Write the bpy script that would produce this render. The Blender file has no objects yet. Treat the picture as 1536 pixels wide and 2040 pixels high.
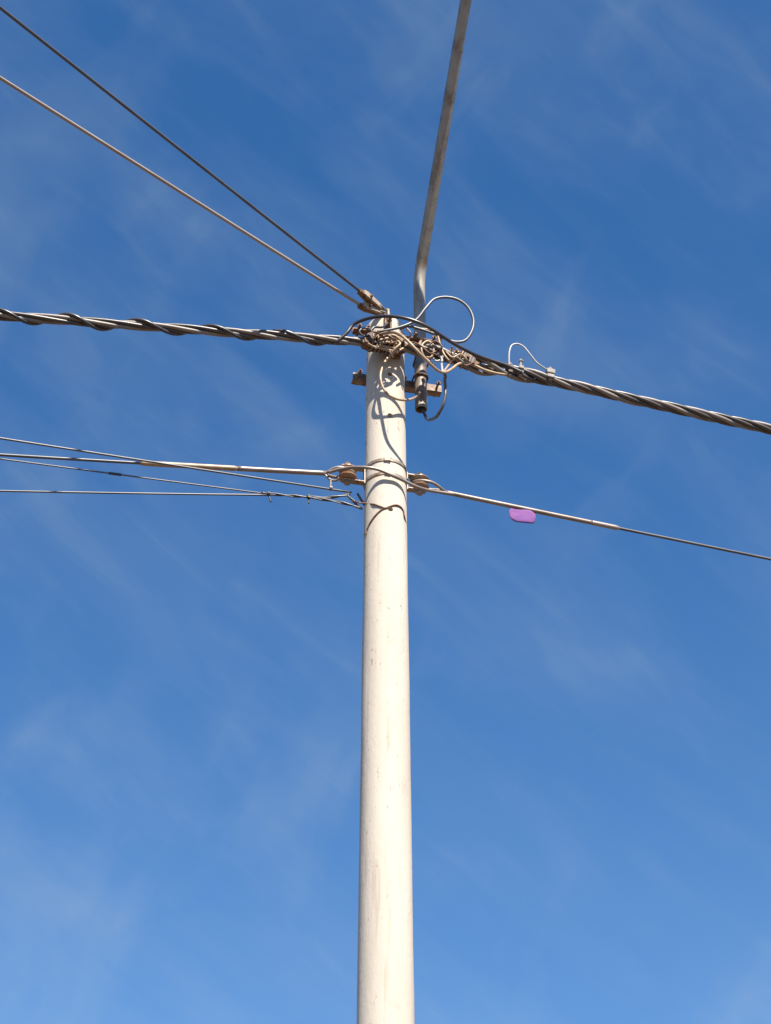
import bpy, bmesh, math, random
from mathutils import Vector, Matrix, noise
random.seed(7)
S = bpy.context.scene
C = S.collection
R = math.radians

# ------------------------------------------------------------------ camera
F, W0, H0 = 3400.0, 1536.0, 2040.0          # focal length in photo pixels, photo size
PITCH, CAMZ = R(36.5), 1.6
cam = bpy.data.cameras.new('camera'); camo = bpy.data.objects.new('camera', cam); C.objects.link(camo)
cam.sensor_fit = 'HORIZONTAL'; cam.sensor_width = 36.0; cam.lens = 36.0*F/W0
cam.clip_start = 0.05; cam.clip_end = 5000
camo.location = (0, 0, CAMZ); camo.rotation_euler = (math.pi/2+PITCH, 0, 0)
S.camera = camo

# ------------------------------------------------------------------ sky + sun
SUN_AZ, SUN_EL = 19.5, 52.0                 # azimuth: degrees to the right of straight behind the camera
wd = bpy.data.worlds.new('World'); S.world = wd; wd.use_nodes = True
nt = wd.node_tree; nt.nodes.clear()
def N(nt, t, **kw):
    n = nt.nodes.new(t)
    for k, v in kw.items(): setattr(n, k, v)
    return n
sky = N(nt, 'ShaderNodeTexSky'); sky.sky_type = 'NISHITA'; sky.sun_disc = False
sky.sun_elevation = R(SUN_EL); sky.sun_rotation = R(180-SUN_AZ)
sky.altitude = 0; sky.air_density = 1.0; sky.dust_density = 0.0; sky.ozone_density = 10.0
tc = N(nt, 'ShaderNodeTexCoord')
hsv = N(nt, 'ShaderNodeHueSaturation'); hsv.inputs['Saturation'].default_value = 1.16; hsv.inputs['Hue'].default_value = 0.4985; nt.links.new(sky.outputs[0], hsv.inputs['Color'])
# thin high cirrus: three layers of stretched noise over the whole sky, streaks running one way
def dot(v):
    n = N(nt, 'ShaderNodeVectorMath', operation='DOT_PRODUCT'); nt.links.new(tc.outputs['Generated'], n.inputs[0]); n.inputs[1].default_value = v
    return n.outputs['Value']
def cirrus(ang, sc, nscale, detail, dist, lo, hi, loc):
    c, s_ = math.cos(R(ang)), math.sin(R(ang))
    a = (c, s_*0.6, -s_*0.8); b = (s_, -c*0.6, c*0.8); w = (0, 0.8, 0.6)
    cm = N(nt, 'ShaderNodeCombineXYZ')
    for k, v in enumerate((a, b, w)): nt.links.new(dot(v), cm.inputs[k])
    m = N(nt, 'ShaderNodeMapping'); m.inputs['Scale'].default_value = sc; m.inputs['Location'].default_value = loc
    nt.links.new(cm.outputs[0], m.inputs['Vector'])
    n = N(nt, 'ShaderNodeTexNoise'); n.inputs['Scale'].default_value = nscale; n.inputs['Detail'].default_value = detail
    n.inputs['Roughness'].default_value = 0.5; n.inputs['Distortion'].default_value = dist
    nt.links.new(m.outputs[0], n.inputs['Vector'])
    r = N(nt, 'ShaderNodeMapRange'); r.interpolation_type = 'SMOOTHSTEP'
    r.inputs['From Min'].default_value = lo; r.inputs['From Max'].default_value = hi
    nt.links.new(n.outputs['Fac'], r.inputs['Value'])
    return r.outputs[0]
def mul(a, k, add=None):
    n = N(nt, 'ShaderNodeMath', operation='MULTIPLY_ADD')
    nt.links.new(a, n.inputs[0])
    if isinstance(k, float): n.inputs[1].default_value = k
    else: nt.links.new(k, n.inputs[1])
    if add is not None: nt.links.new(add, n.inputs[2])
    else: n.inputs[2].default_value = 0.0
    return n.outputs[0]
c1 = cirrus(38, (1.0, 2.3, 1.0), 5.0, 5, 0.5, 0.32, 0.78, (8.8, 13.0, 4.4))
c2 = cirrus(42, (1.0, 3.6, 1.0), 13.0, 6, 0.7, 0.40, 0.80, (13.7, 12.6, 0.8))
c3 = cirrus(-58, (1.0, 1.7, 1.0), 7.0, 4, 0.4, 0.52, 0.85, (9.4, 4.5, 1.1))
fac = mul(c1, 0.07); fac = mul(c2, 0.02, fac); fac = mul(mul(c2, c1), 0.05, fac); fac = mul(c3, 0.14, fac)
fa = N(nt, 'ShaderNodeMath', operation='ADD'); nt.links.new(fac, fa.inputs[0]); fa.inputs[1].default_value = 0.02
# haze thickening evenly towards the horizon all the way round
hz = N(nt, 'ShaderNodeMapRange'); hz.inputs['From Min'].default_value = 1.0; hz.inputs['From Max'].default_value = 0.0
nt.links.new(dot((0, 0, 1)), hz.inputs['Value'])
hp_ = N(nt, 'ShaderNodeMath', operation='POWER'); nt.links.new(hz.outputs[0], hp_.inputs[0]); hp_.inputs[1].default_value = 3.0
fac = mul(hp_.outputs[0], 0.42, fa.outputs[0])
mixc = N(nt, 'ShaderNodeMix', data_type='RGBA'); nt.links.new(fac, mixc.inputs[0])
nt.links.new(hsv.outputs[0], mixc.inputs[6]); mixc.inputs[7].default_value = (3.25, 3.95, 4.2, 1)
bg = N(nt, 'ShaderNodeBackground'); bg.inputs['Strength'].default_value = 0.077
nt.links.new(mixc.outputs[2], bg.inputs['Color'])
wo = N(nt, 'ShaderNodeOutputWorld'); nt.links.new(bg.outputs[0], wo.inputs[0])

sl = bpy.data.lights.new('sun', 'SUN'); sl.energy = 5.0; sl.angle = R(0.53); sl.color = (1.0, 0.92, 0.81)
so = bpy.data.objects.new('sun', sl); C.objects.link(so)
SUND = Vector((math.sin(R(SUN_AZ))*math.cos(R(SUN_EL)), -math.cos(R(SUN_AZ))*math.cos(R(SUN_EL)), math.sin(R(SUN_EL))))
so.rotation_euler = SUND.to_track_quat('Z', 'Y').to_euler()
S.view_settings.view_transform = 'Standard'; S.view_settings.look = 'None'
S.view_settings.exposure = 1.1; S.view_settings.gamma = 1.0; S.view_settings.use_curve_mapping = False
S.render.engine = 'CYCLES'

# ------------------------------------------------------------------ materials
def material(name, col, rough=0.6, metal=0.0, var=None, vscale=30.0, bump=0.0, bscale=200.0, spec=0.5, stretch=(1, 1, 1), var2=None, v2=(0.6, 0.7), v2scale=14.0):
    m = bpy.data.materials.new(name); m.use_nodes = True; t = m.node_tree
    b = t.nodes['Principled BSDF']; b.inputs['Roughness'].default_value = rough; b.inputs['Metallic'].default_value = metal
    b.inputs['Specular IOR Level'].default_value = spec
    tc = N(t, 'ShaderNodeTexCoord'); mp = N(t, 'ShaderNodeMapping'); mp.inputs['Scale'].default_value = stretch
    t.links.new(tc.outputs['Object'], mp.inputs[0])
    out = None
    if var:
        n = N(t, 'ShaderNodeTexNoise'); n.inputs['Scale'].default_value = vscale; n.inputs['Detail'].default_value = 5
        t.links.new(mp.outputs[0], n.inputs['Vector'])
        r = N(t, 'ShaderNodeMapRange'); r.inputs['From Min'].default_value = 0.32; r.inputs['From Max'].default_value = 0.68
        t.links.new(n.outputs['Fac'], r.inputs['Value'])
        mix = N(t, 'ShaderNodeMix', data_type='RGBA'); t.links.new(r.outputs[0], mix.inputs[0])
        mix.inputs[6].default_value = (*col, 1); mix.inputs[7].default_value = (*var, 1); out = mix.outputs[2]
        if var2:
            n2 = N(t, 'ShaderNodeTexNoise'); n2.inputs['Scale'].default_value = v2scale; n2.inputs['Detail'].default_value = 8; n2.inputs['Roughness'].default_value = 0.65
            t.links.new(mp.outputs[0], n2.inputs['Vector'])
            r2 = N(t, 'ShaderNodeMapRange'); r2.inputs['From Min'].default_value = v2[0]; r2.inputs['From Max'].default_value = v2[1]
            t.links.new(n2.outputs['Fac'], r2.inputs['Value'])
            mx2 = N(t, 'ShaderNodeMix', data_type='RGBA'); t.links.new(r2.outputs[0], mx2.inputs[0])
            t.links.new(out, mx2.inputs[6]); mx2.inputs[7].default_value = (*var2, 1); out = mx2.outputs[2]
        t.links.new(out, b.inputs['Base Color'])
    else:
        b.inputs['Base Color'].default_value = (*col, 1)
    if bump:
        n = N(t, 'ShaderNodeTexNoise'); n.inputs['Scale'].default_value = bscale; n.inputs['Detail'].default_value = 4
        t.links.new(mp.outputs[0], n.inputs['Vector'])
        bp = N(t, 'ShaderNodeBump'); bp.inputs['Strength'].default_value = bump; bp.inputs['Distance'].default_value = 0.002
        t.links.new(n.outputs['Fac'], bp.inputs['Height']); t.links.new(bp.outputs[0], b.inputs['Normal'])
    return m
M = {}
M['galv'] = material('galvanised_steel', (0.36, 0.31, 0.25), 0.5, 0.2, (0.27, 0.22, 0.17), 25, 0.3, 160, var2=(0.17, 0.075, 0.035), v2=(0.50, 0.66), v2scale=22)
M['pipe'] = material('painted_pipe', (0.33, 0.30, 0.255), 0.5, 0.1, (0.22, 0.19, 0.155), 14, 0.4, 120, var2=(0.17, 0.10, 0.06), v2=(0.50, 0.70), v2scale=14, stretch=(1, 1, 0.35))
M['rusted_galv'] = material('half_rusted_steel', (0.30, 0.24, 0.18), 0.6, 0.1, (0.20, 0.13, 0.08), 28, 0.5, 140, var2=(0.13, 0.055, 0.028), v2=(0.46, 0.60), v2scale=24)
M['rust'] = material('rusty_steel', (0.11, 0.048, 0.026), 0.75, 0.1, (0.29, 0.17, 0.10), 45, 0.5, 150, var2=(0.05, 0.022, 0.015), v2=(0.5, 0.65), v2scale=60)
M['bundle'] = material('weathered_black_sheath', (0.04, 0.034, 0.032), 0.38, 0, (0.08, 0.066, 0.056), 10, 0.15, 300, 0.6)
M['bundle_tan'] = material('sun_bleached_sheath', (0.24, 0.21, 0.19), 0.45, 0, (0.15, 0.13, 0.115), 12, 0.15, 300, 0.5)
M['black'] = material('black_rubber', (0.022, 0.022, 0.028), 0.35, 0, (0.05, 0.047, 0.05), 9, 0.1, 300, 0.7)
M['greywire'] = material('grey_insulated_wire', (0.095, 0.10, 0.115), 0.42, 0.0, (0.055, 0.057, 0.065), 7, 0.03, 250, 0.7)
M['steelwire'] = material('dark_blue_grey_wire', (0.075, 0.088, 0.12), 0.36, 0.0, (0.05, 0.06, 0.085), 7, 0.03, 250, 0.7)
M['alu'] = material('bare_aluminium_wire', (0.30, 0.25, 0.22), 0.42, 0.3, (0.20, 0.155, 0.125), 9, 0.1, 250, 0.6)
M['brownwire'] = material('brown_bleached_wire', (0.36, 0.31, 0.28), 0.42, 0.1, (0.29, 0.235, 0.20), 6, 0.1, 250, 0.6)
M['tan'] = material('bare_tan_conductor', (0.42, 0.31, 0.20), 0.5, 0.1, (0.30, 0.20, 0.12), 30, 0.15, 250, 0.6)
M['white_wire'] = material('white_sheath_wire', (0.42, 0.42, 0.44), 0.4, 0, (0.32, 0.31, 0.30), 15, 0.1, 250, 0.6)
M['ceramic'] = material('brown_ceramic', (0.36, 0.21, 0.12), 0.32, 0, (0.27, 0.15, 0.085), 20, 0.1, 90, 0.6, var2=(0.42, 0.34, 0.26), v2=(0.58, 0.72), v2scale=18)
M['ceramic_grey'] = material('dusty_grey_ceramic', (0.31, 0.21, 0.145), 0.38, 0, (0.22, 0.14, 0.095), 20, 0.1, 90, 0.5)
M['clamp'] = material('weathered_clamp_plastic', (0.40, 0.32, 0.23), 0.6, 0, (0.30, 0.22, 0.15), 30, 0.3, 150, var2=(0.16, 0.08, 0.05), v2=(0.56, 0.70), v2scale=26)
M['darkclamp'] = material('dark_clamp', (0.05, 0.026, 0.019), 0.6, 0, (0.10, 0.055, 0.04), 40, 0.4, 150)
M['greyclamp'] = material('grey_connector_plastic', (0.22, 0.21, 0.20), 0.55, 0, (0.12, 0.10, 0.09), 40, 0.3, 150)
def purple():
    m = material('purple_film', (0.215, 0.10, 0.30), 0.85, 0, (0.25, 0.11, 0.29), 18, 0.15, 60, 0.08)
    b = m.node_tree.nodes['Principled BSDF']; b.inputs['Transmission Weight'].default_value = 0.1
    b.inputs['Subsurface Weight'].default_value = 0.0
    return m
M['purple'] = purple()
def concrete():
    m = bpy.data.materials.new('whitened_concrete'); m.use_nodes = True; t = m.node_tree; L = t.links
    b = t.nodes['Principled BSDF']; b.inputs['Roughness'].default_value = 0.82; b.inputs['Specular IOR Level'].default_value = 0.25
    tc = N(t, 'ShaderNodeTexCoord')
    def nz(scale, stretch, detail=4, rough=0.5):
        mp = N(t, 'ShaderNodeMapping'); mp.inputs['Scale'].default_value = stretch; L.new(tc.outputs['Object'], mp.inputs[0])
        n = N(t, 'ShaderNodeTexNoise'); n.inputs['Scale'].default_value = scale; n.inputs['Detail'].default_value = detail; n.inputs['Roughness'].default_value = rough
        L.new(mp.outputs[0], n.inputs['Vector']); return n.outputs['Fac']
    def rng(s, lo, hi, a=0.0, c=1.0):
        r = N(t, 'ShaderNodeMapRange'); r.inputs['From Min'].default_value = lo; r.inputs['From Max'].default_value = hi
        r.inputs['To Min'].default_value = a; r.inputs['To Max'].default_value = c; L.new(s, r.inputs['Value']); return r.outputs[0]
    def mix(f, a, col):
        x = N(t, 'ShaderNodeMix', data_type='RGBA'); L.new(f, x.inputs[0])
        if isinstance(a, tuple): x.inputs[6].default_value = (*a, 1)
        else: L.new(a, x.inputs[6])
        x.inputs[7].default_value = (*col, 1); return x.outputs[2]
    c = mix(rng(nz(5, (1, 1, 0.25), 6), 0.35, 0.65), (0.55, 0.495, 0.42), (0.50, 0.445, 0.37))
    c = mix(rng(nz(42, (1, 1, 0.05), 3), 0.60, 0.74, 0, 0.45), c, (0.31, 0.25, 0.19))          # vertical streaks
    c = mix(rng(nz(70, (1, 1, 0.45), 3), 0.662, 0.73, 0, 0.65), c, (0.20, 0.16, 0.13))          # pores and chips
    c = mix(rng(nz(9, (1, 1, 0.5), 8, 0.7), 0.62, 0.76, 0, 0.5), c, (0.33, 0.28, 0.235))         # stains
    L.new(c, b.inputs['Base Color'])
    bp = N(t, 'ShaderNodeBump'); bp.inputs['Strength'].default_value = 0.35; bp.inputs['Distance'].default_value = 0.004
    L.new(nz(60, (1, 1, 0.4), 6, 0.6), bp.inputs['Height']); L.new(bp.outputs[0], b.inputs['Normal'])
    return m
M['concrete'] = concrete()
M['ground'] = material('dusty_earth', (0.115, 0.082, 0.056), 0.95, 0, (0.085, 0.06, 0.042), 0.6, 0.5, 3, 0.2)

# ------------------------------------------------------------------ geometry helpers
def link(name, verts, faces, mat, parent=None, smooth=True):
    me = bpy.data.meshes.new(name); me.from_pydata([tuple(v) for v in verts], [], faces); me.validate(); me.update()
    o = bpy.data.objects.new(name, me); C.objects.link(o); me.materials.append(M[mat])
    if smooth:
        for p in me.polygons: p.use_smooth = True
    if parent:
        o.parent = parent; o.matrix_parent_inverse = Matrix.Translation(parent.location).inverted()
    return o
def tag(o, label, cat, group=None):
    o['label'] = label; o['category'] = cat
    if group: o['group'] = group
    return o
def empty(name, loc, label, cat, group=None):
    o = bpy.data.objects.new(name, None); C.objects.link(o); o.location = loc; o.empty_display_size = 0.05
    return tag(o, label, cat, group)

POLE = Vector((0, 6.8, 0)); YAW = R(13)
XL = Vector((math.cos(YAW), math.sin(YAW), 0))      # along the overhead line, to the right
YL = Vector((math.sin(YAW), -math.cos(YAW), 0))     # across the line, towards the street and the viewer
UP = Vector((0, 0, 1))
FW = Vector((0, math.cos(PITCH), math.sin(PITCH))); CU = Vector((0, -math.sin(PITCH), math.cos(PITCH))); EYE = Vector((0, 0, CAMZ))
def ray(px, py): return Vector((1, 0, 0))*(px-W0/2) + CU*(H0/2-py) + FW*F
def at(px, py, d):
    """point at a sight line on the vertical plane parallel to the line, d metres to the street side of the pole's axis"""
    r = ray(px, py); n = YL
    return EYE + r*(((POLE + YL*d - EYE).dot(n))/r.dot(n))
def atz(px, py, z):
    r = ray(px, py); return EYE + r*((z-EYE.z)/r.z)
def loc(x, d, z): return Vector((POLE.x, POLE.y, 0)) + XL*x + YL*d + UP*z
def axis_z(py):
    r = ray(768, py); return CAMZ + r.z*POLE.y/r.y
ZTOP = axis_z(654)
def prad(z): return 0.1 + (ZTOP-z)*0.0046

def spline(pts, n=10, closed=False):
    """centripetal Catmull-Rom through pts"""
    P = [Vector(p) for p in pts]
    if len(P) == 2: return [P[0].lerp(P[1], i/n) for i in range(n+1)]
    P = [P[0]*2-P[1]] + P + [P[-1]*2-P[-2]]
    out = []
    for i in range(1, len(P)-2):
        p0, p1, p2, p3 = P[i-1:i+3]
        t0 = 0; t1 = t0+max((p1-p0).length, 1e-6)**.5; t2 = t1+max((p2-p1).length, 1e-6)**.5; t3 = t2+max((p3-p2).length, 1e-6)**.5
        for k in range(n):
            t = t1+(t2-t1)*k/n
            A1 = p0*((t1-t)/(t1-t0))+p1*((t-t0)/(t1-t0)); A2 = p1*((t2-t)/(t2-t1))+p2*((t-t1)/(t2-t1)); A3 = p2*((t3-t)/(t3-t2))+p3*((t-t2)/(t3-t2))
            B1 = A1*((t2-t)/(t2-t0))+A2*((t-t0)/(t2-t0)); B2 = A2*((t3-t)/(t3-t1))+A3*((t-t1)/(t3-t1))
            out.append(B1*((t2-t)/(t2-t1))+B2*((t-t1)/(t2-t1)))
    out.append(P[-2]); return out
def frames(path):
    T = []
    for i in range(len(path)):
        a = path[max(i-1, 0)]; b = path[min(i+1, len(path)-1)]
        T.append((b-a).normalized())
    u = T[0].cross(UP)
    if u.length < 1e-3: u = T[0].cross(Vector((1, 0, 0)))
    u.normalize(); fr = []
    for t in T:
        u = (u - t*u.dot(t)).normalized(); fr.append((t, u, t.cross(u)))
    return fr
def sweep(path, rad, seg=10, cap=True):
    fr = frames(path); V = []; Fc = []
    for i, p in enumerate(path):
        r = rad(i/(len(path)-1)) if callable(rad) else rad
        for k in range(seg):
            a = 2*math.pi*k/seg; V.append(p + (fr[i][1]*math.cos(a)+fr[i][2]*math.sin(a))*r)
    for i in range(len(path)-1):
        for k in range(seg):
            Fc.append((i*seg+k, i*seg+(k+1) % seg, (i+1)*seg+(k+1) % seg, (i+1)*seg+k))
    if cap:
        Fc.append(tuple(range(seg))[::-1]); Fc.append(tuple(range((len(path)-1)*seg, len(path)*seg)))
    return V, Fc
def tube(name, pts, r, mat, parent=None, n=10, seg=10, raw=False):
    path = pts if raw else spline(pts, n)
    V, Fc = sweep(path, r, seg); return link(name, V, Fc, mat, parent)
def boxmesh(name, o, ax, ay, az, mat, parent=None, bevel=0.003, seg=2):
    """box centred at o with half-extent vectors ax, ay, az, bevelled"""
    bm = bmesh.new(); vs = []
    for sx in (-1, 1):
        for sy in (-1, 1):
            for sz in (-1, 1): vs.append(bm.verts.new(o+ax*sx+ay*sy+az*sz))
    for f in ((0, 1, 3, 2), (4, 6, 7, 5), (0, 4, 5, 1), (2, 3, 7, 6), (0, 2, 6, 4), (1, 5, 7, 3)): bm.faces.new([vs[i] for i in f])
    bmesh.ops.recalc_face_normals(bm, faces=bm.faces)
    if bevel: bmesh.ops.bevel(bm, geom=list(bm.edges), offset=bevel, segments=seg, affect='EDGES', profile=0.5)
    me = bpy.data.meshes.new(name); bm.to_mesh(me); bm.free()
    ob = bpy.data.objects.new(name, me); C.objects.link(ob); me.materials.append(M[mat])
    if parent: ob.parent = parent; ob.matrix_parent_inverse = Matrix.Translation(parent.location).inverted()
    return ob
def lathe(name, o, axis, prof, mat, parent=None, seg=24):
    """prof: (radius, distance along axis)"""
    a = axis.normalized(); u = a.orthogonal().normalized(); v = a.cross(u); V = []; Fc = []
    for r, h in prof:
        for k in range(seg):
            t = 2*math.pi*k/seg; V.append(o+a*h+(u*math.cos(t)+v*math.sin(t))*r)
    for i in range(len(prof)-1):
        for k in range(seg): Fc.append((i*seg+k, i*seg+(k+1) % seg, (i+1)*seg+(k+1) % seg, (i+1)*seg+k))
    Fc.append(tuple(range(seg))[::-1]); Fc.append(tuple(range((len(prof)-1)*seg, len(prof)*seg)))
    ob = link(name, V, Fc, mat, parent); 
    ob.data.set_sharp_from_angle(angle=R(40)); return ob
def bolt(name, a, b, r, mat, parent, head=None):
    """threaded rod from a to b with hexagonal nuts at both ends"""
    d = (b-a).normalized(); L = (b-a).length; hr = head or r*1.9
    prof = [(hr, -r*1.4), (hr, 0), (r, 0.0005), (r, L-0.0005), (hr, L), (hr, L+r*1.4), (r*.9, L+r*1.4+.0005), (r*.9, L+r*3)]
    o = lathe(name, a, d, prof, mat, parent, 6)
    for p in o.data.polygons: p.use_smooth = False
    return o

# ------------------------------------------------------------------ ground
gV = []; gF = []; n = 40
for i in range(n+1):
    for j in range(n+1):
        x = (i/n*2-1); y = (j/n*2-1); x = math.copysign(abs(x)**2.5, x)*1500; y = math.copysign(abs(y)**2.5, y)*1500
        gV.append((x, y, 0.03*noise.noise(Vector((x*.3, y*.3, 0))) if abs(x) < 60 and abs(y) < 60 else 0))
for i in range(n):
    for j in range(n): a = i*(n+1)+j; gF.append((a, a+n+1, a+n+2, a+1))
g = link('ground', gV, gF, 'ground'); g['kind'] = 'structure'

# ------------------------------------------------------------------ concrete pole with its through holes
seg, rows = 64, 200
V = []; Fc = []
zs = [-0.4 + (ZTOP-0.012+0.4)*i/rows for i in range(rows+1)]
prof = [(prad(z), z) for z in zs] + [(prad(ZTOP)-0.004, ZTOP-0.003), (prad(ZTOP)-0.014, ZTOP)]
for r, z in prof:
    for k in range(seg):
        a = 2*math.pi*k/seg
        rr = r + 0.0014*noise.noise(Vector((math.cos(a)*1.2, math.sin(a)*1.2, z*2.2))) + 0.0008*noise.noise(Vector((math.cos(a)*3, math.sin(a)*3, z*9)))
        V.append((POLE.x+rr*math.cos(a), POLE.y+rr*math.sin(a), z))
for i in range(len(prof)-1):
    for k in range(seg): Fc.append((i*seg+k, i*seg+(k+1) % seg, (i+1)*seg+(k+1) % seg, (i+1)*seg+k))
Fc.append(tuple(range(seg))[::-1]); Fc.append(tuple(range((len(prof)-1)*seg, len(prof)*seg)))
pole = link('utility_pole', V, Fc, 'concrete')
tag(pole, 'tall round off-white concrete utility pole with small dark through holes', 'pole')
bmc = bmesh.new()
def cutter(z, d):
    m = Matrix.Translation((POLE.x, POLE.y, z)) @ d.to_track_quat('Z', 'Y').to_matrix().to_4x4()
    bmesh.ops.create_cone(bmc, cap_ends=True, segments=14, radius1=0.0135, radius2=0.0135, depth=0.5, matrix=m)
def front_z(py):       # height of the pole's street-side surface at that image row
    p = at(775, py, prad(axis_z(py))); return p.z
def side_z(py):
    p = at(728, py, 0.0); return p.z
for py in (745, 827, 915, 1014): cutter(front_z(py), YL)
for py in (718, 795, 885, 974, 1067): cutter(side_z(py), XL)
mc = bpy.data.meshes.new('hole_cutters'); bmc.to_mesh(mc); bmc.free()
co = bpy.data.objects.new('hole_cutters', mc); C.objects.link(co)
md = pole.modifiers.new('holes', 'BOOLEAN'); md.operation = 'DIFFERENCE'; md.object = co; md.solver = 'EXACT'; md.use_self = True
dg = bpy.context.evaluated_depsgraph_get(); me2 = bpy.data.meshes.new_from_object(pole.evaluated_get(dg))
pole.modifiers.clear(); pole.data = me2; bpy.data.objects.remove(co)
for p in pole.data.polygons: p.use_smooth = True
pole.data.set_sharp_from_angle(angle=R(50))

def pole_angle_pt(deg, z, off):      # point at the pole's surface, deg from the view direction (right positive)
    a = R(deg); r = prad(z)+off
    return Vector((POLE.x+r*math.sin(a), POLE.y-r*math.cos(a), z))
def strap(name, z, h, t, mat, parent, tilt=0.0):
    V = []; Fc = []; n = 64
    for k in range(n):
        a = 2*math.pi*k/n; d = Vector((math.cos(a), math.sin(a), 0)); dz = tilt*math.cos(a)
        for rr, hh in ((0.001, -h), (t, -h), (t, h), (0.001, h)):
            V.append(Vector((POLE.x, POLE.y, z+dz+hh)) + d*(prad(z)+0.0012+rr))
    for k in range(n):
        for q in range(4):
            Fc.append((k*4+q, ((k+1) % n)*4+q, ((k+1) % n)*4+(q+1) % 4, k*4+(q+1) % 4))
    o = link(name, V, Fc, mat, parent); o.data.set_sharp_from_angle(angle=R(40)); return o

# ------------------------------------------------------------------ lamp arm: steel pipe rising beside the pole and leaning over the street
PX, PD, PR = None, -0.055, 0.0325
pb = at(839, 816, PD); pm = at(835, 585, PD)
PX = (pb-POLE).dot(XL)
base = Vector((pb.x, pb.y, pb.z)); 
ARM_EL, ARM_AZ = R(54.5), R(16.7)
ad = Vector((math.sin(ARM_AZ)*math.cos(ARM_EL), -math.cos(ARM_AZ)*math.cos(ARM_EL), math.sin(ARM_EL)))
zb = at(835, 552, PD).z
K = Vector((base.x, base.y, zb)); br = 0.11
path = [base, base+UP*0.3]
path += [base.lerp(K-UP*br, k/8) for k in range(4, 9)]
for k in range(1, 13):
    t = k/12; path.append((K-UP*br)*(1-t)**2 + K*2*t*(1-t) + (K+ad*br)*t**2)
for k in range(1, 16): path.append(K+ad*(br+0.1*k))
ah = Vector((math.sin(ARM_AZ), -math.cos(ARM_AZ), 0)); T0 = path[-1]; T1 = T0+ad*0.06
for k in range(1, 7):
    t = k/6; path.append(T0*(1-t)**2 + T1*2*t*(1-t) + (T1+ah*0.07)*t**2)
TIP = path[-1]+ah*0.17; path.append(TIP)
lamp_arm = empty('street_lamp_arm', base, 'long grey steel pipe bending over the street beside the pole top', 'pipe')
V, Fc = sweep(path, PR, 24, cap=False)
# wall thickness: inner surface and end ring
Vi, Fi = sweep(path, PR-0.005, 24, cap=False); nb = len(V)
V += Vi; Fc += [tuple(nb+i for i in f[::-1]) for f in Fi]
Fc += [(k, nb+k, nb+(k+1) % 24, (k+1) % 24) for k in range(24)]
e0 = (len(path)-1)*24
Fc += [(e0+(k+1) % 24, nb+e0+(k+1) % 24, nb+e0+k, e0+k) for k in range(24)]
pipe = link('pipe', V, Fc, 'pipe', lamp_arm); pipe.data.set_sharp_from_angle(angle=R(50))

# lamp head at the end of the arm: flat body tapering to the front, glass below
hs = ah.cross(UP).normalized(); hp = [(-0.06, .04, .030, 0), (0.0, .06, .034, 0), (0.07, .095, .036, 0), (0.30, .10, .034, 0), (0.40, .085, .026, 0.004), (0.43, .05, .014, 0.006)]
V = []; Fc = []
for x, w, h, o in hp:
    for k in range(16):
        t = 2*math.pi*k/16; cx, cy = math.cos(t), math.sin(t)
        V.append(TIP+ah*x+hs*w*1.12*math.copysign(abs(cx)**.6, cx)+UP*(o+h*math.copysign(abs(cy)**.6, cy)))
for i in range(len(hp)-1):
    for k in range(16): Fc.append((i*16+k, i*16+(k+1) % 16, (i+1)*16+(k+1) % 16, (i+1)*16+k))
Fc += [tuple(range(16))[::-1], tuple(range((len(hp)-1)*16, len(hp)*16))]
lh = link('lamp_head', V, Fc, 'galv', lamp_arm)
gl = boxmesh('glass', TIP+ah*0.20-UP*0.036, ah*0.12, hs*0.07, UP*0.006, 'white_wire', None, 0.004); gl.parent = lh; gl.matrix_parent_inverse = Matrix.Translation(-base)

# two cross brackets clamping the pipe to the pole: angle bars behind the pole, straps, U-bolts
def bracket(pxl, pyl, pxr, pyr, d0, mat, label):
    a = at(pxl, pyl, d0); b = at(pxr, pyr, d0); b.z = a.z = (a.z+b.z)/2
    xa, xb = (a-POLE).dot(XL), (b-POLE).dot(XL); z = a.z; fs = 1 if d0 < 0 else -1     # side of the bar that faces the pipe
    root = empty('cross_bracket', loc((xa+xb)/2, d0, z), label, 'bracket', 'brackets holding the lamp pipe')
    c = loc((xa+xb)/2, d0, z); hl = (xb-xa)/2
    boxmesh('flange', c, XL*hl, YL*0.0035, UP*0.023, mat, root, 0.0015)
    boxmesh('web', c-UP*0.0195-YL*fs*0.0235, XL*hl, YL*0.0195, UP*0.0035, mat, root, 0.0015)
    for dx in (xa+0.03, xa+0.075, xb-0.03, PX-0.085):
        bolt('bolt', loc(dx, d0-0.045, z-0.004), loc(dx, d0+0.045, z-0.004), 0.0065, 'rust', root)
    ur = PR+0.0055; up_ = []
    for k in range(13):
        t = math.pi*k/12; up_.append(loc(PX-math.cos(t)*ur, PD+fs*math.sin(t)*ur, z))
    up_ = [loc(PX-ur, d0-fs*0.03, z)] + up_ + [loc(PX+ur, d0-fs*0.03, z)]
    tube('u_bolt', up_, 0.005, 'rust', root, 3, 8)
    gap = abs(PD-d0)-PR
    if fs > 0: boxmesh('saddle', loc(PX, d0+fs*(gap/2+0.001), z), XL*0.024, YL*max(gap/2-0.0035, 0.004), UP*0.015, mat, root, 0.002)
    return root
bracket(703, 741, 880, 783, -0.118, 'rusted_galv', 'pale steel cross bracket near the open lower end of the lamp pipe')
bracket(702, 650, 872, 694, 0.128, 'rust', 'rusty steel cross bracket across the pole top among the tangled cables')

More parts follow.
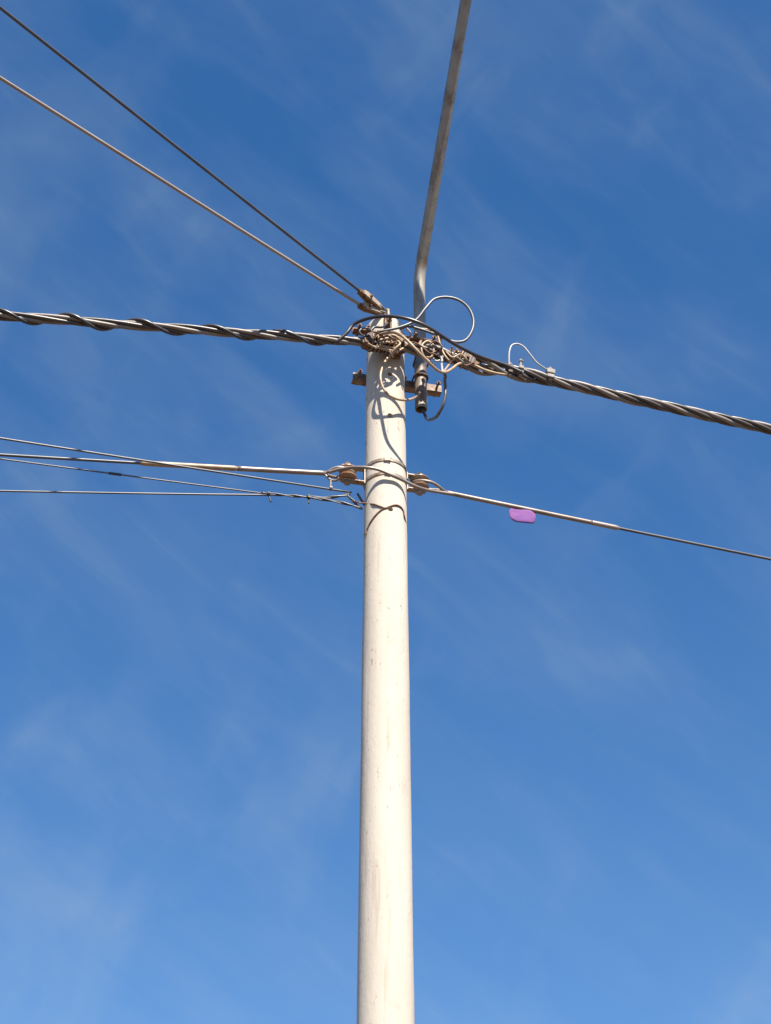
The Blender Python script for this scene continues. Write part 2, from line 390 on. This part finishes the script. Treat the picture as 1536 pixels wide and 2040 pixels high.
# ------------------------------------------------------------------ spans
def span(A, B, L=34.0, n=60, over=None):
    """sagging wire from A through B and on to a support L metres away"""
    h = Vector((B.x-A.x, B.y-A.y, 0)); x1 = h.length; u = h/x1
    s = -(B.z-A.z)/(x1*(1-x1/L)); out = []
    for i in range(n+1):
        t = (i/n)**2 * L*0.72
        out.append(A+u*t+UP*(-s*t*(1-t/L)))
    return out
def resample(path, step):
    out = [path[0]]; acc = 0
    for a, b in zip(path, path[1:]):
        L = (b-a).length
        if L < 1e-9: continue
        t = step-acc
        while t <= L:
            out.append(a.lerp(b, t/L)); t += step
        acc = (acc+L) % step
    return out
def twisted(name, path, strands, parent, R0, pitch, step=0.03, phase=0.0, start=0.0, fan=0.0, fan_len=0.9):
    path = resample(path, step); fr = frames(path)
    n = len(strands)
    for j, (r, mat) in enumerate(strands):
        pts = []
        for i, p in enumerate(path):
            s = i*step; tw = phase + 2*math.pi*(s/pitch + 0.22*noise.noise(Vector((s*0.8, 3.1, 0)))) + 2*math.pi*j/n
            k = min(1, max(0.35, (s-start)/0.4)) if start >= 0 else 1
            rr = R0*(1+0.25*noise.noise(Vector((s*1.3, j*5.0, 1))))
            if fan: rr *= 1+fan*(0.5+0.5*math.sin(j*2.4))*max(0, math.sin(min(1, s/fan_len)*math.pi))
            pts.append(p + (fr[i][1]*math.cos(tw)+fr[i][2]*math.sin(tw))*rr)
        tube(name, pts, r, mat, parent, raw=True, seg=10)

# thick bundle to the left, four cores
BD = 0.165
Lp = span(at(752, 683, BD), at(0, 628, BD)); 
lb = empty('bundled_cable', Lp[0], 'thick twisted power cable bundle running left from the pole top', 'cable', 'thick cable bundles at the pole top')
twisted('core', Lp, [(0.0108, 'bundle_tan'), (0.0108, 'bundle'), (0.0108, 'bundle_tan'), (0.0108, 'bundle')], lb, 0.0150, 0.80, phase=0.6)
# thin black cable spiralling round it, then bridging over the pole to the right
path = resample(Lp, 0.02); fr = frames(path); pts = []
for i, p in enumerate(path):
    s = i*0.02
    if s < 0.22: continue
    tw = 2*math.pi*(s/0.37+0.30*noise.noise(Vector((s*0.9, 8.2, 0)))) + 2.2
    rr = 0.0275 + 0.009*max(0, noise.noise(Vector((s*1.1, 0.3, 4))))
    pts.append(p+(fr[i][1]*math.cos(tw)+fr[i][2]*math.sin(tw))*rr)
br_ = [at(1040, 742, 0.20), at(1012, 729, 0.20), at(950, 708, 0.23), at(900, 682, 0.30), at(850, 650, 0.36), at(815, 636, 0.36), at(775, 630, 0.32), at(735, 634, 0.25), at(705, 646, 0.20), at(690, 664, 0.19)]
lead = spline(br_+[at(668, 682, 0.17), pts[0].copy()], 10)
tag(tube('lashed_cable', lead+pts[1:], 0.0095, 'black', raw=True, seg=8), 'thin black cable wound round the left bundle and arching over the pole top', 'cable')

# thick bundle to the right
Rp = span(at(958, 727, BD), at(1536, 856, BD))
head = spline([at(800, 690, 0.17), at(860, 702, 0.17), at(915, 716, 0.168), Rp[0]], 8)
rb = empty('bundled_cable', Rp[0], 'thick twisted power cable bundle running right and away from the pole top', 'cable', 'thick cable bundles at the pole top')
twisted('core', head[:-1]+Rp, [(0.0118, 'bundle'), (0.0122, 'bundle_tan'), (0.0118, 'bundle'), (0.0122, 'bundle_tan'), (0.0118, 'bundle')], rb, 0.0180, 0.60, phase=0.2, fan=1.3, fan_len=0.85)

# ------------------------------------------------------------------ anchor clamps and the tangle at the pole top
def anchor_clamp(a, b, w, h, mat, label, cat='clamp', up=None, group=None, lash=0):
    """wedge clamp: open trough with two cheeks and bolts, from a (nose, at the cable) to b (tail)"""
    d = (b-a).normalized(); side = d.cross(up or UP).normalized(); u = side.cross(d).normalized(); L = (b-a).length
    root = empty('wedge_clamp', b, label, cat, group)
    def loft(name, prof, m):
        V = []; Fc = []
        for t, ww, hh, oo in prof:
            c = a+d*L*t+u*oo
            for sx, sy in ((-1, -1), (1, -1), (1, 1), (-1, 1)): V.append(c+side*ww*sx+u*hh*sy)
        for i in range(len(prof)-1):
            for q in range(4): Fc.append((i*4+q, i*4+(q+1) % 4, (i+1)*4+(q+1) % 4, (i+1)*4+q))
        Fc += [(3, 2, 1, 0), tuple((len(prof)-1)*4+q for q in range(4))]
        bm = bmesh.new(); vs = [bm.verts.new(v) for v in V]
        for f in Fc: bm.faces.new([vs[i] for i in f])
        bmesh.ops.recalc_face_normals(bm, faces=bm.faces)
        bmesh.ops.bevel(bm, geom=list(bm.edges), offset=min(w, h)*0.22, segments=2, affect='EDGES')
        me = bpy.data.meshes.new(name); bm.to_mesh(me); bm.free()
        o = bpy.data.objects.new(name, me); C.objects.link(o); me.materials.append(M[m]); o.parent = root
        o.matrix_parent_inverse = Matrix.Translation(root.location).inverted(); return o
    loft('body', [(0, w*.85, h*.75, 0), (0.15, w, h, 0), (0.75, w*.8, h*.8, 0), (1, w*.45, h*.5, 0)], mat)
    loft('wedge', [(-0.14, w*.75, h*.62, -h*.2), (0.12, w*.8, h*.6, -h*.45), (0.8, w*.4, h*.45, -h*.5)], 'rust')
    for t in (0.3,):
        c = a+d*L*t; bolt('bolt', c-side*w*1.1, c+side*w*1.1, 0.0045, 'rust', root)
    # thin wire lashed round the body, ends sticking out
    for q_ in range(lash):
        t0 = random.uniform(0.05, 0.6); pts = []; ph = random.uniform(0, 6.28)
        for k in range(19):
            an = ph+k*0.75; t = t0+0.018*k
            pts.append(a+d*L*t + (side*math.cos(an)*w+u*math.sin(an)*h)*random.uniform(1.12, 1.32))
        e = pts[-1]+d*random.uniform(-.02, .03)+u*random.uniform(-.07, .03)+YL*random.uniform(.01, .05); pts.append(e)
        tube('lashing', pts, random.choice((0.0028, 0.0035, 0.0042)), random.choice(('tan', 'rust', 'galv', 'rust', 'darkclamp')), root, 3, 6)
    # bail loop to the hook
    q = b+d*0.05
    tube('bail', [a+d*L*.7+side*w*.7, b+side*w*.75, b+d*.03+side*w*.55, q, b+d*.03-side*w*.55, b-side*w*.75, a+d*L*.7-side*w*.7], 0.0045, 'galv', root, 5, 6)
    return root
anchor_clamp(at(728, 680, BD), at(786, 688, 0.15), 0.040, 0.042, 'darkclamp', 'dark rusty clamp gripping the left cable bundle in front of the pole', lash=5)
anchor_clamp(at(948, 726, BD), at(888, 706, 0.155), 0.036, 0.036, 'darkclamp', 'dark rusty clamp gripping the right cable bundle beside the lamp pipe', lash=3)

# hook plate on the pole for both bundles
hk = empty('hook_plate', loc(0.03, prad(ZTOP)+0.01, front_z(690)), 'dark steel hook plate bolted to the pole front behind the tangle', 'bracket')
zc = front_z(684)-0.05
boxmesh('plate', loc(0.02, 0.108, zc), XL*0.035, YL*0.006, UP*0.055, 'rust', hk, 0.002)
tube('hook', [loc(0.02, 0.11, zc+0.03), loc(0.02, 0.15, zc+0.035), loc(0.05, 0.175, zc+0.01), loc(0.08, 0.165, zc-0.02), loc(0.06, 0.14, zc-0.035), loc(0.02, 0.115, zc-0.03)], 0.009, 'rust', hk, 6, 8)
bolt('bolt', loc(0.02, 0.105, zc-0.04), loc(0.02, 0.135, zc-0.04), 0.009, 'rust', hk)
# second hook arm reaching to the right clamp
arm = empty('tie_rod', at(800, 690, 0.12), 'short rusty tie rod between the pole and the right clamp', 'rod')
tube('rod', [at(792, 684, 0.11), at(830, 692, 0.12), at(880, 703, 0.14)], 0.011, 'rust', arm, 6, 10)
lathe('eye', at(880, 703, 0.14)-YL*0.008, YL, [(0.024, 0), (0.027, 0.004), (0.027, 0.012), (0.024, 0.016)], 'rust', arm, 16)

def wire(pts, r, mat, label, name='jumper_cable', n=10, cat='wire', group=None, seg=10):
    return tag(tube(name, pts, r, mat, None, n, seg), label, cat, group)
def A(*l): return [at(*p) for p in l]
wire(A((752, 661, .19), (770, 658, .2), (800, 651, .21), (828, 638, .215), (848, 614, .22), (866, 596, .22), (888, 592, .225), (912, 597, .23), (932, 612, .23), (943, 637, .23), (939, 662, .23), (925, 679, .225), (905, 681, .22), (870, 667, .21), (835, 655, .2), (812, 650, .19), (796, 655, .18)),
     0.0078, 'greywire', 'dark grey cable making a big open loop right of the lamp pipe')
wire(A((750, 668, .19), (775, 662, .27), (795, 665, .36), (815, 682, .42), (835, 703, .42), (855, 723, .39), (872, 738, .35), (886, 742, .30), (900, 735, .26), (914, 725, .23), (928, 723, .205), (945, 728, .20), (965, 737, .195), (990, 744, .185), (1012, 747, .175)),
     0.0075, 'tan', 'pale tan jumper sagging below the lamp pipe and rejoining the right bundle')
wire(A((884, 742, .29), (887, 748, .28), (886, 758, .25), (887, 770, .22), (887, 788, .215), (882, 808, .20), (872, 827, .16), (860, 836, .08), (851, 835, .0), (847, 828, -.045), (843, 818, -.055), (841, 806, -.055)),
     0.0085, 'greywire', 'grey supply cable curving up into the open lower end of the lamp pipe')
wire(A((786, 700, .16), (770, 716, .165), (762, 732, .17), (758, 750, .175), (762, 770, .175), (772, 785, .17), (788, 794, .16), (806, 797, .13), (820, 795, .09), (832, 788, .03), (836, 782, -.01)),
     0.0068, 'tan', 'pale tan cable hanging in a loop in front of the pole below the tangle')
wire(A((873, 690, .19), (878, 676, .2), (868, 665, .21), (852, 657, .21), (838, 655, .2)),
     0.006, 'tan', 'short tan wire curving over the lamp pipe under the black cable')
wire(A((872, 668, .21), (878, 690, .21), (886, 708, .215), (898, 722, .21), (908, 730, .2)),
     0.0058, 'tan', 'thin tan wire crossing the right clamp diagonally')
wire(A((882, 742, .285), (880, 728, .25), (879, 712, .205), (872, 706, .20)), 0.006, 'white_wire', 'short pale upright wire above the lowest point of the sagging jumper')
wire(A((884, 741, .285), (891, 731, .25), (902, 719, .205), (916, 708, .2), (930, 712, .19)), 0.0055, 'tan', 'short tan wire slanting up to the right clamp')
wire(A((862, 712, .19), (868, 719, .195), (876, 718, .195), (882, 709, .19), (877, 700, .185), (866, 697, .18)), 0.0055, 'white_wire', 'small pale curl of wire below the right clamp')
wire(A((866, 728, .18), (846, 712, .19), (840, 700, .2), (842, 686, .2), (852, 680, .2), (862, 686, .2), (864, 700, .195), (858, 712, .19), (850, 712, .18)), 0.006, 'tan', 'tan wire coiled beside the lamp pipe')
# fanned tails right of the left clamp
tails = [((752, 672), (775, 669), (796, 673), (808, 684), (820, 690)), ((754, 678), (776, 674), (795, 680), (806, 676)), ((756, 683), (778, 682), (798, 688)),
         ((754, 688), (778, 692), (796, 695)), ((752, 665), (768, 672), (784, 668), (802, 681)), ((780, 704), (788, 694), (797, 685), (790, 678)), ((742, 690), (768, 696), (790, 700), (803, 694))]
tl = ['uppermost tan wire tail fanning right of the left clamp', 'tan wire tail with upturned end right of the left clamp', 'straight short tan wire tail in the middle of the fan', 'tan wire tail low in the fan right of the left clamp',
      'tan wire tail crossing over the fan right of the left clamp', 'tan wire end bent diagonally down below the fan', 'lowest tan wire tail along the bottom of the left clamp']
for k, (t_, l_) in enumerate(zip(tails, tl)):
    d0 = 0.205+0.006*(k % 3)
    wire([at(x, y, d0+0.012*math.sin(i*1.7+k)) for i, (x, y) in enumerate(t_)], 0.0062, 'tan', l_, 'wire_tail', 8, group='tan wire tails at the pole top')
loose = [(((742, 676), (752, 664), (766, 672), (776, 684), (790, 681)), 'rust'), (((733, 684), (748, 692), (762, 688), (776, 700), (784, 712)), 'tan'), (((748, 696), (756, 680), (770, 668), (786, 676)), 'darkclamp'),
         (((806, 690), (822, 682), (840, 690), (856, 704), (868, 700)), 'rust'), (((852, 690), (866, 680), (880, 690), (874, 706), (858, 704)), 'darkclamp'), (((888, 700), (902, 712), (918, 706), (934, 720)), 'tan'), (((896, 724), (910, 714), (926, 728), (944, 722)), 'rust')]
ll = ['rusty thin strand knotted over the left clamp', 'thin tan strand trailing below the left clamp onto the pole', 'dark thin strand looped over the left clamp', 'rusty thin strand between the pole and the lamp pipe',
      'dark thin strand curled in front of the lamp pipe', 'thin tan strand along the top of the right clamp', 'rusty thin strand along the bottom of the right clamp']
for k, ((t_, m_), l_) in enumerate(zip(loose, ll)):
    wire([at(x, y, 0.222+0.014*math.sin(i*2.1+k)) for i, (x, y) in enumerate(t_)], 0.0048, m_, l_, 'loose_strand', 8, group='loose strands at the pole top')
wire(A((738, 668, .19), (722, 668, .2), (716, 660, .205), (724, 654, .205), (736, 655, .2), (740, 662, .195), (730, 668, .19)), 0.0048, 'greywire', 'small closed ring of wire left of the left clamp', 'wire_ring')
wire(A((738, 659, .17), (746, 652, .17), (760, 652, .16), (768, 648, .15), (773, 642, .14)), 0.006, 'black', 'short black wire on the pole front below its rim')
wire(A((808, 652, .17), (818, 664, .165), (812, 678, .16), (804, 684, .15)), 0.006, 'white_wire', 'short pale curved wire between pole and lamp pipe')
wire(A((834, 690, .16), (840, 676, .17), (842, 668, .18)), 0.009, 'tan', 'short pale upright wire stub in front of the lamp pipe')

# parallel-groove connectors on the right bundle with the white jumper
def connector(px, py, label, w=0.022, h=0.03, mat='greyclamp', stem=0.0):
    c = at(px, py, BD+0.02); d = (Rp[3]-Rp[0]).normalized(); s = d.cross(UP).normalized(); u = s.cross(d)
    root = empty('cable_connector', c, label, 'connector', 'connectors on the right cable bundle')
    boxmesh('jaw', c+u*0.012, d*w, s*0.02, u*h*.45, mat, root, 0.004)
    boxmesh('jaw', c-u*0.022, d*w*.9, s*0.021, u*h*.35, mat, root, 0.004)
    bolt('bolt', c-u*0.035, c+u*(0.034+stem), 0.006, 'galv', root)
    return c, u
c1_, u_ = connector(1016, 737, 'small dark connector at the left foot of the white jumper', 0.014, 0.026, 'darkclamp')
c2_, u_ = connector(1037, 738, 'grey connector with upright bolt standing proud of the right bundle', 0.015, 0.026, 'greyclamp', 0.03)
c3_, u_ = connector(1096, 746, 'grey connector at the right end of the white jumper', 0.024, 0.034)
wire(A((1014, 737, .19), (1014, 722, .195), (1015, 700, .2), (1020, 688, .2), (1030, 685, .2), (1042, 690, .2), (1056, 706, .2), (1070, 723, .195), (1084, 733, .19), (1096, 741, .185)), 0.0046, 'white_wire', 'white wire arching over the right bundle between two connectors')

# ------------------------------------------------------------------ two service wires from the pole top with wedge clamps
Hk = at(771, 630, 0.085); Hk.z = max(Hk.z, ZTOP+0.015)
zt = Hk.z
n1 = atz(721, 583, zt+0.04); n2 = atz(720, 609, zt-0.01)
e1 = atz(0, 15, zt-0.03); e2 = atz(0, 155, zt-0.06)
t1 = n1.lerp(Hk, 0.86)+UP*0.01; t2 = n2.lerp(Hk, 0.86)
anchor_clamp(n1, t1, 0.020, 0.022, 'clamp', 'upper bleached wedge clamp on top of the pole holding the black wire', group='wedge clamps on the pole top')
anchor_clamp(n2, t2, 0.020, 0.022, 'clamp', 'lower bleached wedge clamp on top of the pole holding the brown wire', group='wedge clamps on the pole top')
w1 = span(n1, e1, 30); w2 = span(n2, e2, 30)
tag(tube('service_wire', [t1]+w1, 0.0085, 'steelwire', raw=True), 'glossy black wire running to the upper left from the upper wedge clamp', 'wire', 'service wires from the pole top')
tag(tube('service_wire', [t2]+w2, 0.0088, 'brownwire', raw=True), 'bleached brown wire running to the upper left from the lower wedge clamp', 'wire', 'service wires from the pole top')
tp = empty('top_hook', Hk, 'galvanised hook bolt on the pole rim holding both wedge clamps', 'hook')
tube('shank', [Hk-UP*0.10+YL*0.035, Hk-UP*0.03+YL*0.035, Hk+UP*0.02+YL*0.02, Hk+UP*0.022-YL*0.015, Hk+UP*0.0-YL*0.03], 0.010, 'galv', tp, 6, 10)
boxmesh('foot', Hk-UP*0.07+YL*0.026, XL*0.02, YL*0.006, UP*0.05, 'rust', tp, 0.002)
bolt('bolt', Hk-UP*0.085+YL*0.02, Hk-UP*0.085+YL*0.055, 0.008, 'rust', tp)

# ------------------------------------------------------------------ spool insulators on D-irons
zU, zL = axis_z(941.5), axis_z(968.5)
st = empty('pole_band', loc(0, 0, (zU+zL)/2), 'pair of steel bands strapped round the pole between the insulators', 'band')
strap('band', zU, 0.008, 0.003, 'galv', st); strap('band', zL, 0.008, 0.003, 'galv', st)
bk = pole_angle_pt(5, zU, 0.006); boxmesh('buckle', bk, Vector((1, 0, 0))*0.017, Vector((0, 1, 0))*0.004, UP*0.011, 'galv', st, 0.002)
bk = pole_angle_pt(6, zL, 0.006); boxmesh('buckle', bk, Vector((1, 0, 0))*0.015, Vector((0, 1, 0))*0.004, UP*0.010, 'galv', st, 0.002)
def diron(sgn, px, py, label, mat):
    x = (at(px, py, 0.0)-POLE).dot(XL); zc = (zU+zL)/2
    root = empty('insulator_bracket', loc(x, 0, zc), label, 'insulator', 'spool insulators on the pole')
    r0 = prad(zc)+0.002
    for z in (zU, zL):
        x0, x1 = sorted((sgn*(r0+0.006), x+sgn*0.03))
        boxmesh('arm', loc((x0+x1)/2, 0, z), XL*((x1-x0)/2), YL*0.018, UP*0.0035, 'galv', root, 0.0015)
    boxmesh('back_plate', loc(sgn*(r0+0.003), 0, zc), XL*0.0035, YL*0.018, UP*((zU-zL)/2+0.012), 'galv', root, 0.0015)
    h = (zU-zL)/2-0.006
    pr = [(0.016, -h), (0.036, -h+.001), (0.042, -h+.006), (0.048, -h*.74), (0.049, -h*.62), (0.044, -h*.54), (0.046, -h*.46), (0.043, -h*.36), (0.029, -h*.22), (0.026, 0),
          (0.029, h*.22), (0.043, h*.36), (0.046, h*.46), (0.044, h*.54), (0.049, h*.62), (0.048, h*.74), (0.042, h-.006), (0.036, h-.001), (0.016, h)]
    lathe('spool', loc(x, 0, zc), UP, pr, mat, root, 32)
    bolt('pin', loc(x, 0, zL-0.008), loc(x, 0, zU+0.008), 0.008, 'galv', root, 0.017)
    return x
xl = diron(-1, 692, 949, 'brown spool insulator on a steel bracket left of the pole', 'ceramic')
xr = diron(1, 836, 964, 'dusty ribbed spool insulator on a steel bracket right of the pole', 'ceramic_grey')
zg = (zU+zL)/2
# left conductor: dead end loop, grey sleeve, brown sleeve, thin wire on
A0 = at(648, 943, 0.0); B0 = at(0, 906, 0.0); lw = span(A0, B0)
lwr = empty('conductor', A0, 'heavy grey wire running left from the left spool insulator with a pale sleeve', 'wire', 'lower line conductors')
def cut(path, a, b, step=0.02):
    q = resample(path, step); return [p for p in q if a <= (p-path[0]).dot((path[-1]-path[0]).normalized()) <= b]
dl = lambda px, py, P0: (at(px, py, 0.0)-P0).length
l1, l2 = dl(474, 933, A0), dl(276, 922, A0)
tube('wire', resample(lw, 0.06), 0.0078, 'greywire', lwr, raw=True)
tube('sleeve', cut(lw, 0, l1), 0.0128, 'alu', lwr, raw=True, seg=14)
taper = lambda r: (lambda t: 0.0085+(r-0.0085)*min(1, t*20+.3, (1-t)*14+.15))
sv = tube('sleeve', cut(lw, l1-0.02, l2), taper(0.0135), 'tan', lwr, raw=True, seg=14); sv['label'] = 'pale tan sleeve on the wire'
lp = [A0, loc(xl-0.06, 0.035, zg+0.004), loc(xl, 0.036, zg+0.002), loc(xl+0.032, 0.012, zg), loc(xl+0.03, -0.02, zg), loc(xl, -0.036, zg), loc(xl-0.045, -0.032, zg-0.006), loc(xl-0.10, -0.012, zg-0.016), A0-XL*0.01-UP*0.004]
tube('dead_end_loop', lp, 0.008, 'alu', lwr, 8, 8)
# right conductor
A1 = at(888, 981, 0.0); B1 = at(1536, 1114, 0.0); rw = span(A1, B1)
rwr = empty('conductor', A1, 'grey wire running right from the right spool insulator with a thick sleeved first part', 'wire', 'lower line conductors')
r1, r2 = dl(1172, 1037, A1), dl(1238, 1052, A1)
tube('wire', resample(rw, 0.06), 0.0078, 'greywire', rwr, raw=True)
taper = lambda r: (lambda t: 0.0085+(r-0.0085)*min(1, t*14, (1-t)*14+.15))
tube('sleeve', cut(rw, 0, r1+0.03), 0.0118, 'alu', rwr, raw=True, seg=14)
tube('sleeve', cut(rw, r1-0.01, r2), taper(0.0128), 'brownwire', rwr, raw=True, seg=14)
lp = [A1, loc(xr+0.06, 0.04, zg-0.012), loc(xr, 0.036, zg-0.004), loc(xr-0.033, 0.012, zg), loc(xr-0.03, -0.02, zg), loc(xr, -0.036, zg), loc(xr+0.05, -0.03, zg-0.002), loc(xr+0.11, -0.012, zg-0.012), A1+XL*0.02-UP*0.004]
tube('dead_end_loop', lp, 0.008, 'alu', rwr, 8, 8)
# jumper across the pole face
wire(A((655, 941, .03), (675, 935, .055), (692, 932, .07), (712, 931, .10)) + [at(735, 932, .122), at(755, 936, .127), at(778, 946, .127), at(803, 957, .112), at(828, 969, .095), at(850, 976, .06), at(872, 980, .035), at(905, 985, .02)], 0.0085, 'alu', 'grey jumper wire crossing the pole front between the two insulators')
wire(A((648, 946, .01), (659, 956, .02), (670, 957, .03), (676, 952, .04)), 0.006, 'alu', 'short curled wire end left of the left insulator')

# ------------------------------------------------------------------ three thin service wires on the left
zs_ = at(700, 985, 0.0).z
j1 = at(700, 981, 0.02); j2 = at(716, 995, 0.05)
f1 = atz(0, 873, zs_-0.10); 
wA = span(j1, f1, 30)
ww = tag(tube('drop_wire', resample(wA, 0.06), 0.0055, 'greywire', raw=True), 'thin wire sloping down from the upper left to the pole below the left insulator', 'wire', 'thin drop wires left of the pole')
q0 = at(540, 985, 0.04)
f2 = atz(0, 914, q0.z-0.06); wB = span(q0, f2, 30)
wbr = empty('drop_wire', q0, 'faint thin wire between two others, taped once far left', 'wire', 'thin drop wires left of the pole')
tube('wire', resample(wB, 0.06), 0.0040, 'greywire', wbr, raw=True, seg=8)
k0 = dl(225, 944, q0); tube('tape', cut(wB, k0-0.045, k0+0.03, 0.01), 0.007, 'black', wbr, raw=True, seg=8)
f3 = at(0, 978, 0.06); wC = span(q0-UP*0.004, f3, 30)
tag(tube('drop_wire', resample(wC, 0.06), 0.0050, 'greywire', raw=True), 'lowest thin wire running almost level to the left', 'wire', 'thin drop wires left of the pole')
# twisted tail from the junction to the pole
tail = spline(A((520, 982, .04), (560, 986, .04), (610, 990, .045), (660, 991, .05), (700, 984, .06)), 12)
tw = empty('twisted_wire', tail[0], 'dark twisted wire pair joining the thin wires to the pole', 'wire')
twisted('strand', tail, [(0.0045, 'black'), (0.0036, 'greywire')], tw, 0.0042, 0.19, 0.012, start=-1)
tail2 = spline(A((610, 990, .05), (650, 996, .055), (690, 1004, .065), (722, 1013, .07)), 12)
tw2 = empty('twisted_wire', tail2[0], 'lower dark twisted wire pair slanting down to the pole edge', 'wire')
twisted('strand', tail2, [(0.0042, 'black'), (0.0034, 'greywire')], tw2, 0.004, 0.21, 0.012, start=-1)
wire(A((693, 987, .06), (705, 1000, .05), (722, 1014, .03)), 0.006, 'black', 'short black wire stub slanting to the pole from the twisted tail', 'wire_stub')
wire(A((712, 983, .03), (719, 995, .02), (726, 1006, .0)), 0.006, 'black', 'short black wire stub closest to the pole edge', 'wire_stub')
wire(A((692, 987, .06), (708, 1000, .075)) , 0.0045, 'black', 'thin dark tie wire crossing the twisted tail', 'tie_wire')
def tie(px, py, L, label, mat='black', d=.045, kx=2):
    root = empty('wire_tie', at(px, py, d), label, 'tie', 'ties hanging on the thin wires')
    c = at(px, py, d); pts = [c + XL*0.012*(k/20-.5) + (UP*math.cos(k*1.1)+YL*math.sin(k*1.1))*0.0105 for k in range(21)]
    tube('wrap', pts, 0.003, mat, root, 3, 6)
    tube('end', [c-UP*0.009, at(px+kx*.4, py+L*.5, d), at(px+kx, py+L, d)], 0.0042, mat, root, 5, 6)
tie(535, 984, 16, 'dark tie with dangling end on the left of the thin wires', kx=5)
tie(615, 990, 13, 'short black tie with straight end midway on the thin wires', kx=0)
tie(659, 973, -16, 'pale wire tie joining the thin wire and the heavy wire near the left insulator', 'alu', .03, 0)
# tie wires wrapped round the pole
def on_pole(px, py, off=0.004):
    r = ray(px, py); P0 = EYE-POLE; z = axis_z(py)
    for _ in range(4):
        rad = prad(z)+off; a = r.x**2+r.y**2; b = 2*(P0.x*r.x+P0.y*r.y); c = P0.x**2+P0.y**2-rad**2
        D = b*b-4*a*c
        t = (-b-math.sqrt(max(D, 0)))/(2*a); p = EYE+r*t; z = p.z
    if D < 0:
        h = Vector((p.x-POLE.x, p.y-POLE.y, 0)).normalized()*(prad(z)+off); p = Vector((POLE.x+h.x, POLE.y+h.y, p.z))
    return p
back = [pole_angle_pt(a, on_pole(806, 1040).z-0.002*a/90, 0.004) for a in (110, 140, 170)]
wire(A((700, 999, .07),) + [on_pole(x, y) for x, y in ((729, 1003), (745, 1004.5), (758, 1009), (768, 1012), (776, 1009), (786, 1006), (796, 1008), (803, 1016), (806, 1030))] + back, 0.0036, 'rust', 'thin brown wire crossing the pole face and wrapping round its right side', 'wrap_wire', 8)
wire([on_pole(x, y) for x, y in ((774, 1011), (764, 1013), (752, 1022), (740, 1037), (732, 1053), (729, 1066))], 0.0036, 'rust', 'thin brown wire curving down the pole face into a hole at its left edge', 'wrap_wire', 8)

# ------------------------------------------------------------------ purple scrap hanging on the right wire
pc = at(1041, 1027, 0.004); wdv = (at(1068, 1018, 0.0)-at(1015, 1007, 0.0)).normalized()
un = YL.cross(wdv).normalized(); un = un if un.z > 0 else -un
bm = bmesh.new(); n_, m_ = 16, 10; grid = []
hw, hh = 0.070, 0.044
for side in (-1, 1):
    G = []
    for i in range(n_+1):
        row = []
        for j in range(m_+1):
            x = (i/n_*2-1); y = (j/m_*2-1)
            sq = (abs(x)**3+abs(y)**3)**(1/3) / max(abs(x), abs(y), 1e-6)
            xx, yy = x/max(sq, 1), y/max(sq, 1)
            edge = max(0, 1-max(abs(x), abs(y))**4)
            th = 0.0012+0.0035*edge**.5 + 0.0025*noise.noise(Vector((x*1.7, y*1.7, side)))*edge
            row.append(bm.verts.new(pc+wdv*xx*hw*(1+0.02*math.sin(y*3))+un*(yy*hh+0.0006*math.sin(x*4+1))+YL*(side*th-0.002+0.004*math.sin(x*3))))
        G.append(row)
    grid.append(G)
    for i in range(n_):
        for j in range(m_):
            f = (G[i][j], G[i+1][j], G[i+1][j+1], G[i][j+1]); bm.faces.new(f if side > 0 else f[::-1])
G0, G1 = grid
rim = [(i, 0) for i in range(n_)] + [(n_, j) for j in range(m_)] + [(i, m_) for i in range(n_, 0, -1)] + [(0, j) for j in range(m_, 0, -1)]
for (a, b), (c, d) in zip(rim, rim[1:]+rim[:1]): bm.faces.new((G0[a][b], G0[c][d], G1[c][d], G1[a][b]))
bmesh.ops.recalc_face_normals(bm, faces=bm.faces)
me = bpy.data.meshes.new('plastic_scrap'); bm.to_mesh(me); bm.free()
for p in me.polygons: p.use_smooth = True
po = bpy.data.objects.new('plastic_scrap', me); C.objects.link(po); me.materials.append(M['purple'])
tag(po, 'small purple plastic scrap hanging on the right wire', 'scrap')
